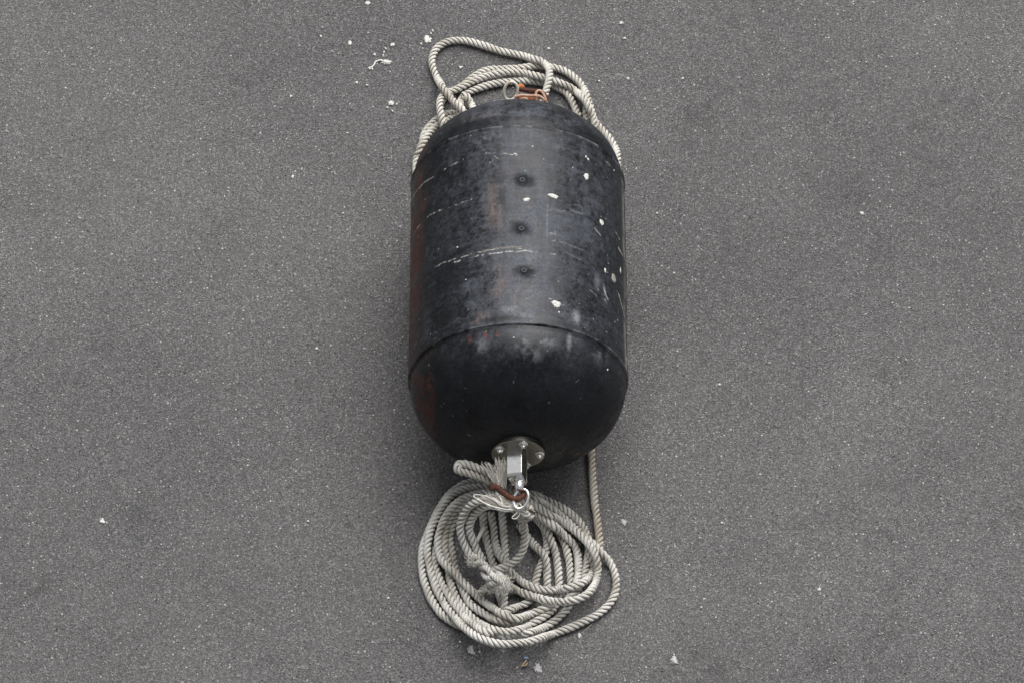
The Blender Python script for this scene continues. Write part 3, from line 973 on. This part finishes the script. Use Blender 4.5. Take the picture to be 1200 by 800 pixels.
# white twine lashed round the falls
for pts in (((606, 597, .36), (590, 596, .37), (575, 592, .37), (561, 585, .36), (555, 581, .355), (558, 579, .36), (570, 581, .375), (580, 586, .375), (590, 593, .37), (606, 594, .365)),
            ((557, 583, .355), (568, 589, .37), (580, 595, .365), (592, 598.5, .36), (605, 596, .362)),
            ((574, 580, .375), (584, 587, .375), (594, 593, .372), (608, 590, .365)),
            ((600, 592, .37), (599, 588, .372), (606, 588, .372), (611, 593, .368), (606, 600, .36), (600, 606, .35), (605, 607, .345), (609, 601, .355), (604, 595, .365)),
            ((602, 589, .372), (607, 594, .37), (612, 598, .36)),
            ((581, 575, .375), (587, 584, .378), (589, 592, .37))):
    strand('twine', pts, 0.0023, M_TWINE, coil, 6)
# unlaid yarns of the eye, drawn along the falls under the twine
for (x, y, z), tl, n in (((606, 595, .362), ((562, 586, .352), (567, 582, .362), (574, 581, .368), (580, 588, .362), (570, 592, .352)), 130),
                         ((602, 590, .368), ((578, 578, .372), (585, 580, .375), (592, 586, .37)), 40)):
    fibres('unlaid_yarns', at(x, y, z), 0.006, [at(*t) for t in tl], n, 0.0013, M_FIBRE, coil, int(x) + 1, 0.10)
# loose thread poking out by the sweep of the coil
strand('loose_thread', ((681, 741, .012), (688, 736, .02), (693, 731, .02)), 0.0009, M_ROPE_TAN, coil, 4)

# --- far coil
far = thing('looped_rope', at(600, 110, 0), 'pale cream rope lying in wide loops behind the far end of the buoy', 'rope')
far_paths = [
    # largest ring, showing only on the flanks
    [(560, 142), (527, 133), (511, 141), (502, 150), (496, 161), (496, 172), (505, 186), (540, 196), (600, 200)],
    [(545, 137), (527, 140), (513, 147), (504, 155), (497, 165), (491.5, 176), (487.5, 188), (488, 205), (496, 222), (512, 232)],
    [(690, 120), (697, 142), (703, 150), (711, 159), (719, 170), (723.5, 182), (722, 200)],
    # O3
    [(541, 150), (539, 137), (539, 124), (541, 116), (548, 109), (560, 104), (575, 99.5), (592, 96.5), (611, 95), (629, 96), (642, 98), (652, 102), (663, 109), (670, 119), (675, 130), (678, 142), (668, 160)],
    [(541, 112), (546, 113), (550, 119), (554, 126), (558, 140)],
    # O1
    [(520, 150), (516, 135), (517, 120), (526, 110), (540, 102), (553, 92), (565, 84.5), (578, 81.5), (592, 81), (611, 80), (632, 77.5), (652, 80), (665, 85.5), (677, 95), (685, 106), (689, 118), (687, 130), (686, 145), (676, 165)],
    # O2
    [(524, 160), (519, 144), (516, 131), (515.5, 120), (520, 111), (530, 107), (543, 101), (555, 95), (568, 90), (583, 86.5), (599, 84.5), (615, 86), (631, 90), (652, 96), (665, 101), (677, 109), (686, 119), (692, 131), (697, 145), (696, 165)],
    # N: the wide top loop, ends raised to the shackle
    [(565, 150, .10), (548, 136, .06), (539, 126, .05), (527, 114, .045), (517, 100, .03), (509, 85), (506, 71), (511, 58), (522, 50), (536, 47.5), (550, 49), (568, 54), (586, 60), (605, 64), (624, 69), (636, 73), (643, 81, .075), (643.5, 92, .095), (640.5, 104, .10), (637, 116, .10), (631, 132, .10)],
]
for pth in far_paths:
    lay_rope(pth, far, M_ROPE_FAR, stack=pth is far_paths[-1])
# loose fibres all over the ropes
def fuzz(parent, pts, n, seed, mat=M_FIBRE):
    r_ = np.random.default_rng(seed)
    V, F = [], []
    for k in range(n):
        c = pts[r_.integers(0, len(pts))]
        dr = r_.normal(0, 1, 3); dr[2] = abs(dr[2]) * 0.8; dr /= np.linalg.norm(dr)
        tg = r_.normal(0, 1, 3); tg -= dr * (tg @ dr); tg /= np.linalg.norm(tg)
        a = c + dr * D * 0.44
        ln = r_.uniform(0.004, 0.014)
        m_ = a + dr * ln * 0.4 + tg * ln * 0.4
        e = a + dr * ln * 0.55 + tg * ln
        sd_ = np.cross(dr, tg) * 0.00045
        n0 = len(V)
        V += [a - sd_, a + sd_, m_ + sd_, m_ - sd_, e]
        F += [(n0, n0 + 1, n0 + 2, n0 + 3), (n0 + 3, n0 + 2, n0 + 4)]
    o = link('loose_fibres', mesh_np('loose_fibres', V, F), mat, parent)
    o['kind'] = 'stuff'
FZ = np.array(FUZZ)
fuzz(coil, FZ[FZ[:, 1] < -0.5], 2200, 5)
fuzz(far, FZ[FZ[:, 1] > 0.5], 900, 6)

# ------------------------------------------------------------------ shackles
def bent_rod(name, pts, rad, mat, parent, seg=12):
    q = np.array([tuple(at(*p)) for p in pts])
    P = resample(catmull(q, 12), 0.003)
    jit = 1 + 0.10 * (fbm(P, 120, 9, 2) - 0.5) * 2
    e = np.minimum(np.arange(len(P)), np.arange(len(P))[::-1]) * 0.003
    jit = jit * np.sqrt(np.clip(1 - (1 - np.clip(e / (rad * 0.8), 0, 1))**2, 0.10, 1))
    return link(name, tube(name, P, rad * jit, seg), mat, parent)
sh = thing('rusty_shackle', at(596, 578, R - .05), 'dark brown rusted shackle joining the cream rope to the swivel ring', 'shackle')
bent_rod('bow', ((577, 569.5, ZS + .03), (583, 571, ZS + .03), (588, 575, ZS + .03), (594, 580, ZS + .03), (601, 583.5, ZS + .03), (608, 583.5, ZS + .028), (613, 580, ZS + .025), (613.5, 575, ZS + .02), (609, 571, ZS + .01), (601, 570, ZS)), 0.0105, M_RUST, sh)
bent_rod('shackle_eye', ((575, 565.5, ZS + .03), (577, 570, ZS + .03), (579, 574.5, ZS + .025)), 0.0125, M_RUST, sh)
bent_rod('pin', ((606, 572, ZS + .035), (611, 573.5, ZS + .035), (615, 574, ZS + .035)), 0.0105, M_RUST, sh)

fs = thing('orange_shackle', at(620, 112, R), 'orange rusted shackle on the far ring of the buoy', 'shackle')
ZF = R + 0.045
bent_rod('bow', ((607, 103.5, ZF), (612, 105, ZF + .004), (622, 107, ZF + .004), (632, 108, ZF), (638, 112, ZF - .01), (640, 120, ZF - .02)), 0.0095, M_RUST, fs)
bent_rod('bow_end', ((606, 106, ZF), (610, 101.5, ZF + .006), (614, 104, ZF + .004)), 0.0105, M_RUST_ORANGE, fs)
bent_rod('pin', ((606, 115, ZF - .02), (620, 116, ZF - .02), (632, 117.5, ZF - .02)), 0.010, M_RUST_ORANGE, fs)
cordt = thing('lashing_cord', at(628, 112, R), 'thin rust stained pink cord wrapped round the orange shackle', 'cord')
for pts in (((603, 114, ZF + .004), (610, 112, ZF + .010), (620, 112.5, ZF + .010), (630, 113, ZF + .010), (638, 118, ZF)),
            ((609, 119, ZF - .01), (612, 115.5, ZF + .002), (617, 116, ZF + .004), (619, 120, ZF - .01)),
            ((629, 118, ZF), (628, 110, ZF + .012), (631, 106.5, ZF + .014), (635, 108, ZF + .012), (639, 115, ZF), (641, 122, ZF - .01)),
            ((631, 120, ZF - .01), (630, 113, ZF + .012), (634, 114, ZF + .010), (640, 119, ZF - .005))):
    strand('cord_turn', pts, 0.0052, M_CORD_PINK, cordt, 8)

# ------------------------------------------------------------------ marks on the asphalt
def ground_splat(px, py, w, h, seed, spikes=0.35, mat=M_DROP, th=0.0018, name='dropping'):
    p = at(px, py, 0.0)
    p.z = 0.0005
    if w >= 5:
        r_ = random.Random(seed)
        bm = bmesh.new()
        tmp = [splat_mesh('t', p, (0, 0, 1), w * PX * 0.48, h * PX * 0.48 / 0.845, th, seed, r_.uniform(-.5, .5), spikes, 18)]
        for k in range(34):
            a, d_ = r_.uniform(0, 6.28), (0.25 + 0.85 * r_.random()**0.8) * w * PX * 0.5
            q = p + Vector((math.cos(a) * d_, math.sin(a) * d_ * h / w / 0.845, 0))
            f = r_.uniform(0.05, 0.20) * (1.25 - d_ / (w * PX * 0.6))
            tmp.append(splat_mesh('t', q, (0, 0, 1), w * PX * f * r_.uniform(0.6, 1.5), w * PX * f, th * 0.7, seed + k, a, 0.4, 9))
        for t_ in tmp:
            bm.from_mesh(t_)
            bpy.data.meshes.remove(t_)
        link(name, bm_mesh(name, bm), mat, ground)
        return
    link(name, splat_mesh(name, p, (0, 0, 1), w * PX / 2, h * PX / 2 / 0.845, th, seed, random.uniform(-.5, .5), spikes), mat, ground)
spl = [(501, 46, 10, 9, .5), (493.5, 51.5, 2.6, 2.6, .3), (410, 50.5, 5, 6, .3), (460, 52.5, 5, 5, .4), (453, 73, 11, 6, .7), (434.5, 80, 6, 4, .5), (458.5, 121, 7, 6, .8),
       (376, 42.5, 3, 3, .3), (431, 4, 6, 5, .6), (418, 97, 3.5, 3.5, .3), (430, 100, 4, 2, .6), (341, 113, 4, 3, .5), (439, 64, 3.4, 3, .3), (349, 14, 2, 2, .2),
       (540, 79, 4, 4, .6), (643, 57, 4, 3, .3), (728, 27, 5, 4, .5), (732, 45, 4, 3, .4), (736, 92, 4, 3, .4), (702, 95, 2.5, 2.5, .3), (343, 207, 3, 5, .4), (407, 156, 3, 2, .3),
       (552, 761, 9, 9, .7), (630, 782, 9, 9, .7), (790, 773, 8, 8, .6), (731, 611, 7, 7, .6), (679, 744, 4, 6, .4), (822, 711, 3, 2, .3), (539, 751.5, 2.5, 2.5, .3), (562, 763, 2.5, 2.5, .3),
       (371, 408, 3.5, 3, .3), (462, 480, 2, 2, .3), (843, 450, 3, 3, .3), (790, 320, 3, 2.5, .3), (800, 92, 3, 3, .4), (770, 250, 3, 2.4, .3), (402, 250, 2.6, 2.2, .3), (361, 610, 3, 2.4, .3),
       (455, 700, 3, 3, .4), (846, 612, 3, 2.6, .3), (1010, 250, 5, 4, .5), (120, 610, 6, 5, .6), (960, 690, 4, 4, .5)]
for i, (px, py, w, h, s) in enumerate(spl):
    ground_splat(px, py, w, h, 300 + i, s, M_DROP_PALE if (px, py) in ((552, 761), (630, 782), (790, 773), (731, 611)) else M_DROP)
# the curled smear beside the splash
q = np.array([tuple(at(x, y, 0.0008)) for x, y in ((434.5, 80), (438, 77), (440, 73), (445, 71), (449, 72), (453, 74), (459, 72.5))])
P = resample(catmull(q, 10), 0.004)
sm = link('dropping_smear', tube('dropping_smear', P, 0.0042 * (0.75 + 0.5 * fbm(P, 90, 4, 2)), 8), M_DROP, ground)
sm.scale = (1, 1, 1)
for px, py in ((452, 57), (450, 61), (449, 65), (505, 39), (507, 36), (454, 126), (460, 130), (465, 122)):
    ground_splat(px, py, 1.8, 3.2, int(px * py), 0.4, th=0.001)

# loose grit
def grit(n, seed):
    r_ = np.random.default_rng(seed)
    V, F = [], []
    oct_f = [(0, 2, 4), (2, 1, 4), (1, 3, 4), (3, 0, 4), (2, 0, 5), (1, 2, 5), (3, 1, 5), (0, 3, 5)]
    for k in range(n):
        x, y = r_.uniform(-2.1, 2.1), r_.uniform(-1.9, 2.0)
        s = 0.0012 + 0.0022 * r_.random()**3
        a = r_.uniform(0, 6.28)
        n0 = len(V)
        for (ux, uy, uz) in ((1, 0, 0), (-1, 0, 0), (0, 1, 0), (0, -1, 0), (0, 0, 1), (0, 0, -1)):
            j = r_.uniform(0.7, 1.3)
            V.append((x + s * j * (ux * math.cos(a) - uy * math.sin(a)), y + s * j * (ux * math.sin(a) + uy * math.cos(a)), s * 0.4 + s * 0.6 * j * uz))
        F += [tuple(n0 + i for i in f) for f in oct_f]
    o = link('grit', mesh_np('grit', V, F), plain('pale_grit', (0.50, 0.48, 0.45), 0.9, 0.6, 9), None, False)
    tag(o, 'fine pale grit scattered over the asphalt', 'grit', None, 'stuff')
grit(2600, 8)

# crumpled scrap lying in front of the coil
lit = thing('litter_scrap', at(614, 777, 0), 'tiny dried brown and blue scrap lying on asphalt below the coil', 'litter')
M_SCRAP = plain('dry_scrap', (0.42, 0.33, 0.22), 0.8, 0.3, 200)
M_BLUE = plain('blue_scrap', (0.30, 0.42, 0.62), 0.6, 0.2, 200)
for pts, r_, mt, nm in ((((611, 781, .004), (614, 777, .008), (617, 773, .006)), 0.004, M_SCRAP, 'twig'), (((613, 780, .004), (616, 779, .010), (618, 776, .004)), 0.003, M_SCRAP, 'twig'),
                    (((614, 771, .006), (617, 770, .010), (619, 771, .006)), 0.0045, M_BLUE, 'blue_chip')):
    strand(nm, pts, r_, mt, lit, 6)
